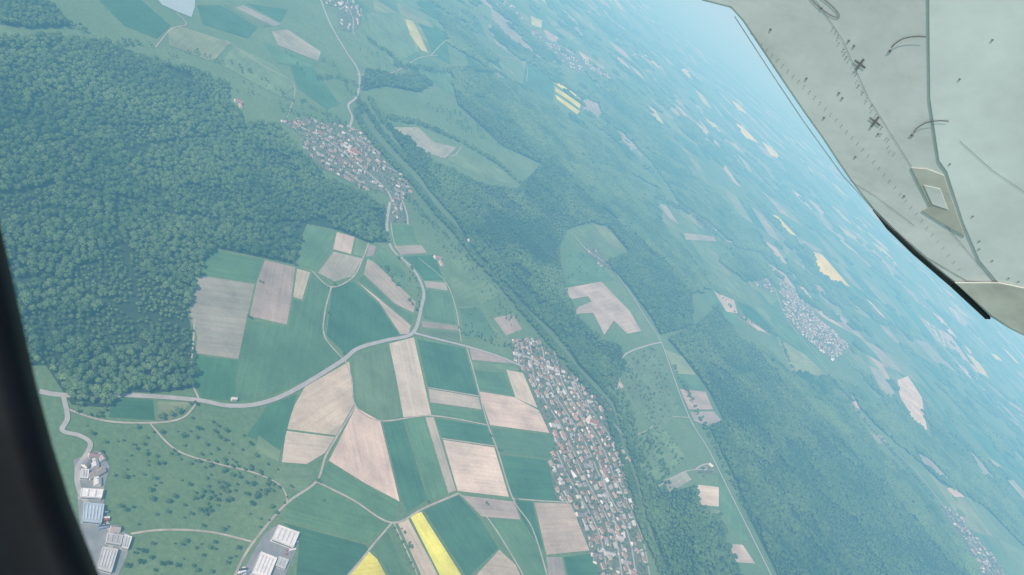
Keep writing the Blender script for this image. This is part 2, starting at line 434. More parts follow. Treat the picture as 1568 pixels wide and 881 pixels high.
for k in range(8): trees.objects.link(make_tree('broadleaf_tree',rng.uniform(14,20),rng.uniform(4.3,6.1),int(rng.integers(7,12)),I1,200))
clumps=bpy.data.collections.new('canopy_prototypes')
for k in range(5):
    vs=[];fs=[];n=0
    for a in np.arange(-16,17,8.0):
        for b in np.arange(-16,17,8.0):
            s=rng.uniform(4.2,6.4); c=np.array([a+rng.uniform(-3,3),b+rng.uniform(-3,3),rng.uniform(9,14)])
            V,F=I1; vs.append(V*(1+rng.uniform(-.25,.25,(len(V),1)))*np.array([s,s,s*0.95])+c); fs.extend((F+n).tolist()); n+=len(V)
    me=bpy.data.meshes.new('canopy_clump'); me.from_pydata(np.vstack(vs).tolist(),[],fs); me.materials.append(M_TREE)
    clumps.objects.link(bpy.data.objects.new('canopy_clump',me))
def scatter(name,P,S,coll):
    me=bpy.data.meshes.new(name); me.from_pydata(P.tolist(),[],[])
    a=me.attributes.new('scl','FLOAT','POINT'); a.data.foreach_set('value',S)
    a=me.attributes.new('rz','FLOAT','POINT'); a.data.foreach_set('value',rng.uniform(0,6.28,len(P)))
    o=new_obj(name,me)
    g=bpy.data.node_groups.new(name+'_nodes','GeometryNodeTree')
    g.interface.new_socket('Geometry',in_out='INPUT',socket_type='NodeSocketGeometry'); g.interface.new_socket('Geometry',in_out='OUTPUT',socket_type='NodeSocketGeometry')
    gi=g.nodes.new('NodeGroupInput');go=g.nodes.new('NodeGroupOutput')
    ip=g.nodes.new('GeometryNodeInstanceOnPoints'); ci=g.nodes.new('GeometryNodeCollectionInfo')
    ci.inputs['Collection'].default_value=coll; ci.inputs['Separate Children'].default_value=True; ci.inputs['Reset Children'].default_value=True
    ns=g.nodes.new('GeometryNodeInputNamedAttribute');ns.data_type='FLOAT';ns.inputs['Name'].default_value='scl'
    nr=g.nodes.new('GeometryNodeInputNamedAttribute');nr.data_type='FLOAT';nr.inputs['Name'].default_value='rz'
    cx=g.nodes.new('ShaderNodeCombineXYZ'); er=g.nodes.new('FunctionNodeEulerToRotation')
    rv=g.nodes.new('FunctionNodeRandomValue'); rv.data_type='INT'; rv.inputs[4].default_value=0; rv.inputs[5].default_value=len(coll.objects)-1
    l=g.links.new
    l(gi.outputs[0],ip.inputs['Points']); l(ci.outputs[0],ip.inputs['Instance']); ip.inputs['Pick Instance'].default_value=True
    l(rv.outputs[2],ip.inputs['Instance Index']); l(ns.outputs[0],ip.inputs['Scale']); l(nr.outputs[0],cx.inputs[2]); l(cx.outputs[0],er.inputs[0]); l(er.outputs[0],ip.inputs['Rotation'])
    l(ip.outputs[0],go.inputs[0])
    md=o.modifiers.new('scatter','NODES'); md.node_group=g
    print(name,len(P)); return o
RN=3300.0
def grid_in(poly,st,jit=0.45):
    xs=[p[0] for p in poly];ys=[p[1] for p in poly]
    a,b=np.meshgrid(np.arange(min(xs),max(xs),st),np.arange(min(ys),max(ys),st)); a=a.ravel()+rng.uniform(-jit,jit,a.size)*st; b=b.ravel()+rng.uniform(-jit,jit,b.size)*st
    m=inpoly(a,b,poly); return a[m],b[m]
def in_any(a,b,polys):
    m=np.zeros(a.shape,bool)
    for p in polys: m|=inpoly(a,b,p)
    return m
nearP=[];farP=[]
for w in FW:
    a,b=grid_in(w,8.6,0.6); r=np.hypot(a,b); m=(r<RN)&(b>-300)&(np.abs(a)<3000); nearP.append(np.c_[a[m],b[m]])
    a,b=grid_in(w,30); r=np.hypot(a,b); m=(r>=RN)&(r<7000); farP.append(np.c_[a[m],b[m],np.ones(m.sum())])
    a,b=grid_in(w,52); r=np.hypot(a,b); m=(r>=7000)&(r<20000); farP.append(np.c_[a[m],b[m],np.full(m.sum(),1.75)])
nearP=np.vstack(nearP)
m=~in_any(nearP[:,0],nearP[:,1],keep); nearP=nearP[m]
stand=vnoise(nearP[:,0]/170+3,nearP[:,1]/170+8)+0.5*vnoise(nearP[:,0]/60,nearP[:,1]/60)
glade=vnoise(nearP[:,0]/95+31,nearP[:,1]/95+17)
rides=[[(175,300),(178,360),(205,440),(200,480),(215,540)],[(0,300),(90,285),(175,300),(260,330),(380,345),(470,343)],[(60,60),(120,150),(200,230),(260,330)],[(-60,440),(80,430),(200,480),(290,500)],[(200,230),(300,215),(420,190)]]
rd=np.full(len(nearP),1e9)
for rr in rides:
    w=GP(rr)
    for p,q in zip(w[:-1],w[1:]):
        p=np.array(p);q=np.array(q);d=q-p;t=np.clip(((nearP-p)@d)/(d@d),0,1); rd=np.minimum(rd,np.hypot(*(nearP-(p+t[:,None]*d)).T))
m=(rd>5.5)&(glade>-0.88); nearP=nearP[m];stand=stand[m]
sc_n=np.where(stand<-0.35,rng.uniform(0.5,0.72,len(nearP)),0.7+0.85*rng.uniform(0,1,len(nearP))**1.4)
scatter('forest',np.c_[nearP,hgt(nearP[:,0],nearP[:,1])-rng.uniform(0,3,len(nearP))-4*(sc_n>1.2)],sc_n,trees)
a,b=np.meshgrid(np.arange(-6000,16000,60.0),np.arange(3500,17000,60.0)); a=a.ravel();b=b.ravel()
r=np.hypot(a,b); m=(r>4300)&(np.abs(a)<b*1.1); a=a[m];b=b[m]
nv=np.array([noise.fractal(Vector((x/750+3,y/600,0.3)),0.9,2,4) for x,y in zip(a,b)])
hedge=np.abs(np.array([noise.noise(Vector((x/420,y/420,9.3))) for x,y in zip(a,b)]))
m=((nv>0.34)|((hedge<0.022)&(np.hypot(a,b)<9000)))&~in_any(a,b,keep); a=a[m]+rng.uniform(-20,20,m.sum()); b=b[m]+rng.uniform(-20,20,m.sum())
vill_px=[[(1185,425),(1205,430),(1245,478),(1300,530),(1275,558),(1235,525),(1195,480)]]
m=~in_any(a,b,[GP(v) for v in vill_px]); a=a[m];b=b[m]
farP.append(np.c_[a,b,np.full(len(a),1.7)])
farP=np.vstack(farP); m=~in_any(farP[:,0],farP[:,1],keep); farP=farP[m]
scatter('distant_forest',np.c_[farP[:,:2],hgt(farP[:,0],farP[:,1])-2-8*(farP[:,2]>1.5)],farP[:,2]*rng.uniform(0.8,1.15,len(farP)),clumps)
print('forest',time.time()-T0)
# ---------------------------------------------------------------- far farmland patchwork
vs=[];fs=[];cols=[]
ang=0.55; ca,sa=math.cos(ang),math.sin(ang)
pal=[G1,G2,G3,G2,G3,OL,G1,G3,TN,G2,OL,G3]
y=-9000.0
cand=[]
while y<16000:
    hh=random.uniform(150,380); x=-9000.0+random.uniform(0,200)
    while x<17000:
        ww=random.uniform(55,230); cand.append((x,y,ww,hh)); x+=ww+6
    y+=hh+8
cand=np.array(cand); cxs=(cand[:,0]+cand[:,2]/2)*ca-(cand[:,1]+cand[:,3]/2)*sa; cys=(cand[:,0]+cand[:,2]/2)*sa+(cand[:,1]+cand[:,3]/2)*ca
inf=in_any(cxs,cys,FW)
tone=vnoise(cxs/900+2,cys/900+7)
for (x,y,ww,hh),cx,cy,f_,tn in zip(cand,cxs,cys,inf,tone):
    r=math.hypot(cx,cy)
    if f_ or not (3300<r<15500 and cy>600 and abs(cx)<cy*1.25) or random.random()>0.8: continue
    c=random.choice(pal); q=random.random()
    if r>6000 and q<0.025: c=Y2
    elif r>4800 and q<0.025+0.10*(1+tn): c=random.choice((P1,B1,TN,B2))
    elif r<4800 and c is TN: c=G3
    j_=random.uniform(.88,1.12)
    i0=len(vs); k1=random.uniform(-18,18);k2=random.uniform(-25,25); n=4
    for jj in range(n+1):
        for ii in range(n+1):
            px=x+ww*ii/n+k1*jj/n*.4; py=y+hh*jj/n*(1-abs(k2)/300*ii/n)
            wob=30*math.sin(py/600+px/900)
            X=px*ca-(py+wob)*sa;Y=px*sa+(py+wob)*ca; vs.append((X,Y,float(hgt(X,Y))+0.25))
    for jj in range(n):
        for ii in range(n):
            q=i0+jj*(n+1)+ii; fs.append((q,q+1,q+n+2,q+n+1)); cols.append([t*j_ for t in c])
me=bpy.data.meshes.new('farmland'); me.from_pydata(vs,[],fs); set_cols(me,cols)
uvl=me.uv_layers.new(name='UVMap'); li=np.zeros(len(me.loops),int); me.loops.foreach_get('vertex_index',li); VV=np.array(vs)[li]
uvl.data.foreach_set('uv',np.c_[VV[:,0]*ca+VV[:,1]*sa,-VV[:,0]*sa+VV[:,1]*ca].ravel())
new_obj('farmland',me,[M_FIELD])
# ---------------------------------------------------------------- roads
roads=[(9,[(60,600),(100,606),(200,606),(300,613),(350,622),(400,618),(450,598),(522,554),(548,534),(590,522),(632,510),(645,470),(648,445),(632,412),(600,382),(592,345),(597,310)]),
(8,[(484,-20),(500,25),(512,50),(530,80),(548,108),(550,130),(545,150),(533,162),(539,180),(535,195)]),
(7,[(632,510),(670,520),(714,531),(760,545),(800,562)]),
(6,[(880,362),(900,385),(935,410),(965,450),(990,490),(1012,525),(1030,575),(1055,640),(1085,690),(1120,760),(1150,820),(1190,900)]),
(7,[(96,605),(103,640),(95,660),(122,668),(138,680),(130,700),(118,720),(125,760),(170,815),(160,860)]),
(6,[(1012,525),(990,530),(955,545),(938,580)]),
(7,[(1180,430),(1200,480),(1260,560),(1330,650),(1400,720),(1440,770),(1500,850),(1530,900)]),
(7,[(790,540),(830,560),(865,600),(895,650),(915,700),(930,760),(950,830),(970,900)]),
(7,[(455,193),(500,215),(545,250),(590,290),(600,310)]),
]
tracks=[(4,[(544,622),(515,670),(498,700),(484,738),(440,770),(400,815),(375,850),(358,885)]),
(4,[(484,738),(540,766),(600,801),(650,778),(702,756)]),
(3.5,[(600,801),(570,836),(545,868),(525,890)]),
(3.5,[(702,756),(745,792),(790,862),(805,890)]),
(4,[(714,531),(728,580),(745,645),(762,692),(785,764),(815,810),(840,890)]),
(3.5,[(527,549),(538,580),(544,622),(583,645),(660,637),(745,651)]),
(3.5,[(507,440),(497,480),(497,516),(524,549)]),
(3.5,[(564,373),(555,397),(540,425),(507,440),(478,416)]),
(3,[(602,800),(625,850),(645,895)]),
(3.5,[(305,613),(290,575),(294,545),(298,490)]),
(3.5,[(98,625),(160,645),(238,648),(280,640),(300,618)]),
(3.5,[(200,818),(250,812),(320,815),(385,830)]),
(3,[(230,650),(270,690),(330,710),(390,725),(430,745),(440,770)]),
(3,[(238,73),(262,45),(285,38),(270,20)]),
(3,[(598,340),(606,378),(640,430)]),
(3,[(640,395),(680,430),(697,470),(706,525)]),
(3,[(785,764),(836,768),(875,770)]),
(3,[(655,594),(733,607)]),(3,[(676,672),(758,684)]),
(4,[(545,115),(600,112),(640,90),(670,85)]),
(4,[(660,85),(690,60),(720,75),(800,95),(806,125)]),
(3,[(345,62),(400,100),(450,130),(440,180)]),
(3,[(635,230),(690,240),(706,225)]),
(3,[(975,665),(990,660),(1020,640),(1055,640)]),
(3,[(1000,750),(1050,722),(1092,720)]),
(5,[(1180,515),(1120,480),(1090,440)]),
(5,[(1060,330),(1100,370),(1140,410),(1190,440)]),
]
roadpaths=[]
for k,(w,p) in enumerate(roads):
    o,P=ribbon('road',GP(p),w,M_ROAD,1.2+0.03*k); roadpaths.append(P)
for k,(w,p) in enumerate(tracks): ribbon('farm_track',GP(p),w,M_TRACK,0.86+0.01*k)
patch('lake',GP([(222,-25),(300,-25),(298,12),(293,27),(270,18),(248,8)]),M_WATER,0.9)
RIV=[(545,165),(570,205),(600,240),(640,280),(670,320),(700,350),(735,395),(770,430),(810,480),(850,525),(900,585),(935,625),(950,680),(972,740),(985,800),(1010,850),(1030,900)]
ribbon('river',GP(RIV),11,M_RIVER,0.95)
# ---------------------------------------------------------------- villages
ROOFS=[(0.25,0.15,0.115),(0.20,0.135,0.11),(0.28,0.18,0.145),(0.18,0.165,0.16),(0.20,0.20,0.215),(0.30,0.26,0.24),(0.33,0.33,0.33),(0.26,0.165,0.13),(0.22,0.17,0.15),(0.45,0.45,0.44)]
def house(B,x,y,z,a,l,w,e,rh,rc,wc):
    vs,fs,mi,co=B; c,s=math.cos(a),math.sin(a)
    def P(u,v,q): return (x+u*c-v*s,y+u*s+v*c,z+q)
    i=len(vs); hl,hw=l/2,w/2
    vs+= [P(-hl,-hw,-1),P(hl,-hw,-1),P(hl,hw,-1),P(-hl,hw,-1),P(-hl,-hw,e),P(hl,-hw,e),P(hl,hw,e),P(-hl,hw,e),P(-hl,0,e+rh-.1),P(hl,0,e+rh-.1)]
    F=[(0,1,5,4),(2,3,7,6),(1,2,6,9,5),(3,0,4,8,7)]
    for f in F: fs.append(tuple(i+k for k in f)); mi.append(0); co.append(wc)
    o=0.6; i=len(vs); d=o*rh/hw
    vs+= [P(-hl-o,-hw-o,e-d),P(hl+o,-hw-o,e-d),P(hl+o,0,e+rh),P(-hl-o,0,e+rh),P(hl+o,hw+o,e-d),P(-hl-o,hw+o,e-d)]
    for f in ((0,1,2,3),(3,2,4,5)): fs.append(tuple(i+k for k in f)); mi.append(0); co.append(rc)
    i=len(vs); u=hl*0.4;v=hw*0.3;t=.35
    for q in (e+rh*.5,e+rh+.9):
        vs+= [P(u-t,v-t,q),P(u+t,v-t,q),P(u+t,v+t,q),P(u-t,v+t,q)]
    for f in ((0,1,5,4),(1,2,6,5),(2,3,7,6),(3,0,4,7),(4,5,6,7)): fs.append(tuple(i+k for k in f)); mi.append(0); co.append((0.2,0.12,0.10))
    for side in (-1,1):
        for wx in (-.6,-.2,.2,.6):
            for wz in (1.0,3.6):
                if wz+1.2>e: continue
                i=len(vs); yy=side*(hw+.04); cx=wx*hl
                vs+= [P(cx-.6,yy,wz),P(cx+.6,yy,wz),P(cx+.6,yy,wz+1.2),P(cx-.6,yy,wz+1.2)]
                fs.append((i,i+1,i+2,i+3)); mi.append(0); co.append((0.04,0.05,0.06))
def finish(name,B):
    vs,fs,mi,co=B; me=bpy.data.meshes.new(name); me.from_pydata(vs,[],fs); set_cols(me,co); return new_obj(name,me,[M_BUILD])
villages=[
([(782,522),(805,518),(838,530),(870,565),(900,595),(928,618),(945,660),(960,705),(968,770),(985,860),(1000,900),(925,900),(885,800),(878,768),(852,765),(838,705),(852,690),(842,665),(826,628),(806,575),(785,555)],27,1.0,0.92),
([(442,186),(470,180),(500,188),(532,194),(558,208),(580,236),(600,258),(622,278),(632,302),(606,306),(580,293),(556,290),(526,275),(492,258),(470,238),(462,214)],27,0.9,0.88),
([(425,183),(455,187),(470,200),(440,196)],28,0.5,0.9),
([(596,304),(615,300),(630,340),(595,342)],28,0.7,0.75),
([(1190,430),(1205,434),(1245,480),(1300,530),(1275,552),(1240,525),(1200,482)],34,0.85,1.1),
([(516,22),(528,5),(548,10),(554,34),(542,50),(520,46)],34,0.65,1.0),
([(480,-20),(535,-12),(540,4),(524,12),(500,8)],36,0.6,1.0),
([(790,30),(830,55),(900,95),(925,110),(930,120),(890,115),(840,80),(795,50)],52,0.5,1.2),
([(1440,770),(1470,790),(1500,830),(1530,860),(1550,900),(1510,900),(1480,850)],34,0.7,1.0),
([(1062,713),(1090,715),(1096,726),(1066,725)],26,0.7,0.8),
([(1056,320),(1085,335),(1100,355),(1070,345)],42,0.4,1.0),
([(890,378),(915,382),(935,412),(920,408)],34,0.4,0.8),
([(965,75),(985,85),(990,100),(970,92)],60,0.5,1.5),
([(740,-10),(790,10),(800,30),(760,18)],56,0.5,1.3),
([(1150,420),(1180,430),(1185,450),(1160,440)],42,0.4,1.0),
([(928,575),(945,570),(948,590),(932,592)],30,0.6,0.9),
]
garden=[]
for k,(pp,st,dens,sz) in enumerate(villages):
    w=GP(pp); patch('village_ground',w,M_GARDEN,0.84+0.001*k)
    arr=np.array(w); c=arr.mean(0); uu,ss,vt=np.linalg.svd(arr-c); d=vt[0]; a0=math.atan2(d[1],d[0])+0.1
    ca_,sa_=math.cos(a0),math.sin(a0)
    R=max(np.hypot(*(arr-c).T)); B=([],[],[],[])
    SB=[];SF=[]
    v=-R; row=0
    while v<R:
        u=-R+random.uniform(0,10)
        bend=lambda q: 24*math.sin(q/115.0+v*0.006)+9*math.sin(q/47+2)
        while u<R:
            X=c[0]+u*ca_-(v+bend(u))*sa_; Y=c[1]+u*sa_+(v+bend(u))*ca_
            gap=float(vnoise(np.array(X/85.0+k*7),np.array(Y/85.0)))
            if inpoly(np.array([X]),np.array([Y]),w)[0]:
                core=(k==0 and math.hypot(X-c[0],Y-c[1])<130)
                if random.random()<dens-(0.6 if gap<-0.45 else 0):
                    l=random.uniform(9,17)*sz; ww=random.uniform(8,11.5)*sz
                    if random.random()<0.07: l*=1.9; ww*=1.3
                    slope=24/115*math.cos(u/115+v*.006)
                    a=a0+math.atan(slope)+random.choice((0,0,math.pi/2))+random.gauss(0,0.2)
                    rc=random.choice(ROOFS[:3] if core and random.random()<.6 else ROOFS); j=random.uniform(0.75,1.25); rc=tuple(t*j for t in rc)
                    wc=random.choice([(0.62,0.60,0.56),(0.74,0.73,0.70),(0.55,0.49,0.40),(0.64,0.61,0.55)])
                    house(B,X+random.uniform(-5,5),Y+random.uniform(-5,5),float(hgt(X,Y)),a,l,ww,random.uniform(4,6)*sz,random.uniform(2.8,4.2)*sz,rc,wc)
                    if random.random()<0.5:
                        house(B,X+random.choice((-9,9))*sz,Y+random.choice((-9,9))*sz,float(hgt(X,Y)),a,random.uniform(4,9)*sz,4*sz,2.6,0.9,tuple(t*1.1 for t in random.choice(ROOFS)),wc)
                for _ in range(2):
                    if random.random()<0.75: garden.append((X+random.uniform(-13,13),Y+random.uniform(7,15)*random.choice((-1,1))))
                if row%2==0 and dens>.55:
                    off=st*0.52; i0=len(SB)
                    for (uu_,vv_) in ((u-12,-2.4),(u+12,-2.4),(u+12,2.4),(u-12,2.4)):
                        q=v+off+bend(uu_)+vv_; X2=c[0]+uu_*ca_-q*sa_;Y2=c[1]+uu_*sa_+q*ca_
                        SB.append((X2,Y2,float(hgt(X2,Y2))+(1.6 if math.hypot(X2,Y2)>2250 else 1.05)+random.uniform(0,0.04)))
                    SF.append((i0,i0+1,i0+2,i0+3))
            u+=random.uniform(16,25)*sz
        v+=st*(0.85 if row%2 else 1.15); row+=1
    finish('village_houses',B)
    if SF:
        me=bpy.data.meshes.new('village_street'); me.from_pydata(SB,[],SF); new_obj('village_street',me,[M_ROAD])
def box(B,x,y,z,a,l,w,h,col,roofcol):
    vs,fs,mi,co=B;c,s=math.cos(a),math.sin(a);i=len(vs)
    for q in (-.5,h):
        for u,v in ((-l/2,-w/2),(l/2,-w/2),(l/2,w/2),(-l/2,w/2)): vs.append((x+u*c-v*s,y+u*s+v*c,z+q))
    for f in ((0,1,5,4),(1,2,6,5),(2,3,7,6),(3,0,4,7)): fs.append(tuple(i+k for k in f)); mi.append(0); co.append(col)
    fs.append((i+4,i+5,i+6,i+7)); mi.append(0); co.append(roofcol)
def spire(B,x,y,z,a,w,h,col):
    vs,fs,mi,co=B;c,s=math.cos(a),math.sin(a);i=len(vs)
    for u,v in ((-w/2,-w/2),(w/2,-w/2),(w/2,w/2),(-w/2,w/2)): vs.append((x+u*c-v*s,y+u*s+v*c,z))
    vs.append((x,y,z+h))
    for k in range(4): fs.append((i+k,i+(k+1)%4,i+4)); mi.append(0); co.append(col)
for px in ((905,648),(540,235)):
    X,Y=G(*px); B=([],[],[],[]); house(B,X,Y,0,0.6,30,14,9,8,(0.25,0.14,0.10),(0.72,0.68,0.6)); 
    tx,ty=X-18.5*math.cos(.6),Y-18.5*math.sin(.6); box(B,tx,ty,0,0.6,6.5,6.5,24,(0.7,0.66,0.58),(0.2,.2,.2)); spire(B,tx,ty,24.02,0.6,7.2,12,(0.12,0.14,0.14)); finish('church',B)
def flat(name,quad,h,wall,roof,ribs=6,rib=(0.35,0.36,0.37)):
    q=[Vector((*p,0)) for p in GP(quad)]
    B=([],[],[],[]); vs,fs,mi,co=B
    for z in (-.5,h): 
        for p in q: vs.append((p.x,p.y,z))
    for f in ((0,1,5,4),(1,2,6,5),(2,3,7,6),(3,0,4,7)): fs.append(f);mi.append(0);co.append(wall)
    c=sum(q,Vector((0,0,0)))/4; 
    for z in (h,h-0.8):
        for p in q: pp=p+(c-p).normalized()*1.2; vs.append((pp.x,pp.y,z))
    for k in range(4): j=(k+1)%4; fs.append((4+k,4+j,8+j,8+k));mi.append(0);co.append(wall); fs.append((8+k,8+j,12+j,12+k));mi.append(0);co.append(wall)
    fs.append((12,13,14,15));mi.append(0);co.append(roof)
    for k in range(1,ribs):
        t=k/ribs; a=q[0].lerp(q[1],t);b=q[3].lerp(q[2],t); a2=a.lerp(b,.12);b2=a.lerp(b,.88); n=(q[1]-q[0]).normalized()*0.7; i=len(vs)
        for z in (h-.8,h+0.2):
            for p in (a2-n,a2+n,b2+n,b2-n): vs.append((p.x,p.y,z))
        for f in ((0,1,5,4),(1,2,6,5),(2,3,7,6),(3,0,4,7),(4,5,6,7)): fs.append(tuple(i+r for r in f));mi.append(0);co.append(rib)
    for k in range(4):
        j=(k+1)%4; d=(q[j]-q[k]); n=Vector((d.y,-d.x,0)).normalized(); 
        if n.dot(q[k]-c)<0: n=-n
        a=q[k].lerp(q[j],.06)+n*.06;b=q[k].lerp(q[j],.94)+n*.06;i=len(vs)
        vs+= [(a.x,a.y,h*.35),(b.x,b.y,h*.35),(b.x,b.y,h*.6),(a.x,a.y,h*.6)]; fs.append((i,i+1,i+2,i+3));mi.append(0);co.append((0.08,0.1,0.12))
    me=bpy.data.meshes.new(name); me.from_pydata(vs,[],fs); set_cols(me,co); return new_obj(name,me,[M_ROOFM])
patch('factory_yard',GP([(424,803),(460,815),(452,845),(436,884),(425,910),(355,910),(385,850),(405,818)]),M_YARD,0.75)
WHT=(0.6,0.6,0.58)
flat('factory_hall',[(423,808),(455,820),(446,842),(413,829)],9,WHT,(0.62,0.62,0.60),5,(0.45,0.47,0.48))
flat('factory_hall',[(396,849),(421,859),(408,890),(382,882)],9,WHT,(0.64,0.63,0.61),5,(0.45,0.47,0.48))
flat('warehouse',[(425,855),(440,860),(434,874),(420,868)],6,(0.5,0.5,0.5),(0.42,0.44,0.44),3)
patch('industrial_yard',GP([(112,705),(150,690),(168,715),(160,745),(158,800),(200,820),(195,850),(175,895),(130,895),(118,760)]),M_YARD,0.73)
flat('warehouse',[(122,752),(156,754),(153,767),(120,765)],8,WHT,(0.66,0.66,0.64),3,(.5,.5,.5))
flat('warehouse',[(126,774),(157,777),(153,805),(124,802)],8,(0.4,0.45,0.5),(0.28,0.36,0.42),6,(0.45,0.5,0.53))
flat('warehouse',[(155,842),(178,846),(168,880),(146,874)],8,(0.5,0.5,0.48),(0.38,0.39,0.38),5,(.5,.5,.5))
flat('warehouse',[(162,820),(186,824),(183,838),(160,834)],7,(0.5,0.5,0.5),(0.35,0.34,0.34),3)
flat('warehouse',[(122,722),(134,723),(133,736),(121,735)],7,WHT,(0.5,0.5,0.5),3)
flat('warehouse',[(188,822),(200,826),(194,844),(184,842)],7,WHT,(0.5,0.5,0.5),3)
B=([],[],[],[])
for px in ((132,712),(144,712),(152,724),(140,730),(154,702),(142,700),(175,812),(148,740)):
    X,Y=G(*px); house(B,X,Y,0,random.uniform(0,3),12,9,5,3.0,random.choice(ROOFS[2:]),(0.7,0.68,0.64))
finish('houses',B)
B=([],[],[],[])
for quad in ([(445,822),(456,826),(440,866),(432,862)],[(372,868),(380,872),(366,900),(360,895)],[(158,770),(160,800),(158,815),(156,800)]):
    q=[Vector((*p,0)) for p in GP(quad)]
    for t in np.linspace(0.05,.95,14):
        for s in (.2,.8):
            if random.random()<.6:
                p=q[0].lerp(q[3],t).lerp(q[1].lerp(q[2],t),s); a=random.gauss(1,.1); L_=random.choice((4.5,4.5,4.5,12)); cc=random.choice([(.6,.6,.6),(.05,.05,.06),(.3,.05,.04),(.2,.25,.35),(.7,.7,.7)])
                box(B,p.x,p.y,1.3,a,L_,1.9 if L_<6 else 2.5,0.8 if L_<6 else 3,cc,cc); box(B,p.x,p.y,2.12 if L_<6 else 4.32,a,L_*.5,1.6,0.55 if L_<6 else .2,(.05,.06,.07),cc)
finish('parked_vehicles',B)
for px,rc,s_ in (((669,396),(0.27,0.17,0.14),.9),((364,157),(0.30,0.17,0.14),.8),((720,370),(0.5,0.5,0.48),.8),((357,613),(0.5,0.5,0.48),.35),((943,582),(0.30,0.22,0.18),.9)):
    X,Y=G(*px);B=([],[],[],[]);z=float(hgt(X,Y));house(B,X,Y,z,0.9,26*s_,14*s_,6,4*s_,rc,(0.62,0.60,0.56))
    if s_>.5: house(B,X+22*s_,Y-12*s_,z,0.9+1.57,20*s_,11*s_,5,3.5*s_,tuple(t*1.2 for t in rc),(0.62,0.60,0.56))
    finish('farmhouse',B)
# ---------------------------------------------------------------- tree lines, orchards, gardens
P=[];S=[]
def along(px,width,sp,s0,s1,prob=1):
    w=[Vector(p) for p in GP(px)]
    for a,b in zip(w[:-1],w[1:]):
        n=int((b-a).length/sp*max(1,width/sp)); d=(b-a).normalized(); nn=Vector((-d.y,d.x))
        for _ in range(n):
            if random.random()<prob:
                q=a.lerp(b,random.random())+nn*random.uniform(-width,width)/2; P.append((q.x,q.y)); S.append(random.uniform(s0,s1))
def shift(px,dx,dy): return [(a+dx,b+dy) for a,b in px]
along(shift(RIV,-8,5),22,6,0.7,1.15); along(shift(RIV,8,-5),24,6.5,0.6,1.1); along(shift(RIV,19,-13),34,9,0.5,1.0,.8)
along([(592,215),(640,262),(680,305),(725,355)],26,8,0.5,0.9)
along([(620,300),(650,335),(690,370),(720,400)],30,12,0.4,0.8)
along([(560,115),(545,150),(552,175)],20,9,0.5,0.9)
along([(640,480),(600,430),(590,410)],10,9,0.5,0.8,0.7); along([(650,440),(632,415),(605,392)],8,9,0.5,0.8,0.6)
along([(455,152),(480,170),(520,185)],30,12,0.4,0.8); along([(350,95),(400,120),(440,150),(470,165)],26,12,0.4,0.8,0.6)
along([(700,505),(745,520),(790,535)],30,11,0.35,0.6,0.7); along([(620,400),(640,440),(640,470)],8,10,.4,.6,.8)
along([(230,645),(255,640),(285,625),(300,618)],8,8,0.5,0.8); along([(110,625),(150,640),(165,628)],16,9,0.4,0.8)
along([(250,690),(300,712),(340,715),(400,730),(425,745)],12,9,0.35,0.6,0.8)
along([(300,780),(330,755),(370,760),(410,740)],34,9,0.4,0.7,0.8)
along([(600,808),(620,850),(635,884)],6,9,0.3,0.55,0.9); along([(610,808),(630,845)],14,9,0.3,0.55,0.9)
along([(980,665),(1010,700),(1020,740),(985,760)],30,10,0.4,0.9); along([(950,560),(990,600),(1000,650),(985,690)],40,14,0.35,0.7,0.7)
along([(1000,300),(1060,330),(1130,390),(1180,430)],60,12,0.5,1.0); along([(560,60),(590,80),(625,110),(660,130)],30,10,.6,1)
along([(1030,560),(1050,600),(1080,660),(1120,740),(1150,800)],24,10,0.5,0.9)
along([(600,100),(680,110),(760,110),(820,150)],30,10,.6,1.); along([(480,120),(520,120),(560,140)],18,10,.5,.9)
along([(590,180),(640,190),(700,215),(760,250),(800,285)],26,8,.6,1)
along([(440,745),(470,760),(500,770)],6,10,.3,.45,.5)
along([(430,170),(470,180),(530,192)],20,10,.4,.8,.7)
along([(240,95),(300,80),(340,100)],26,14,.4,.8,.6); along([(110,40),(160,66),(230,70)],20,12,.5,.9)
along([(485,90),(510,100),(540,150)],16,12,.4,.8,.7); along([(400,55),(450,90),(470,130)],12,12,.4,.7,.6)
along([(1090,440),(1130,485),(1190,515),(1215,572)],18,10,.5,.9,.8); along([(1265,575),(1330,655),(1400,730),(1440,780)],24,11,.5,1,.8)
along([(860,20),(900,60),(960,110),(1000,150)],40,14,.7,1.2,.8); along([(700,0),(760,40),(800,90)],30,12,.6,1.1,.8)
for px in [(742,773),(762,690),(748,668),(788,765),(652,770),(845,700),(600,432),(378,487),(397,432),(447,405),(510,437),(525,543),(483,738),(303,420),(500,480)]:
    X,Y=G(*px); P.append((X,Y)); S.append(random.uniform(.4,.7)); P.append((X+6,Y+3)); S.append(random.uniform(.3,.6))
orch=[([(110,650),(230,655),(300,630),(375,670),(425,715),(440,770),(390,825),(200,815),(160,740),(120,690)],13,0.40,.55),
([(205,822),(380,834),(350,900),(180,900)],14,.42,.5),([(955,545),(1003,532),(1040,625),(1010,668),(960,600)],15,.5,.5),
([(975,665),(1020,660),(1050,700),(1000,750)],15,.5,.5),([(700,475),(770,465),(800,520),(720,525)],16,.4,.4),
([(350,95),(440,150),(480,170),(440,185),(360,140)],24,.4,.6),([(625,300),(700,370),(760,440),(800,500),(760,480),(690,395),(640,345)],16,.5,.55),
([(540,60),(620,110),(560,110)],36,.5,.7),([(630,150),(720,180),(800,240),(700,200)],26,.6,.8),([(860,385),(905,390),(925,425),(870,435)],26,.4,.6),
([(570,400),(618,447),(637,440),(625,425)],16,.3,.4)]
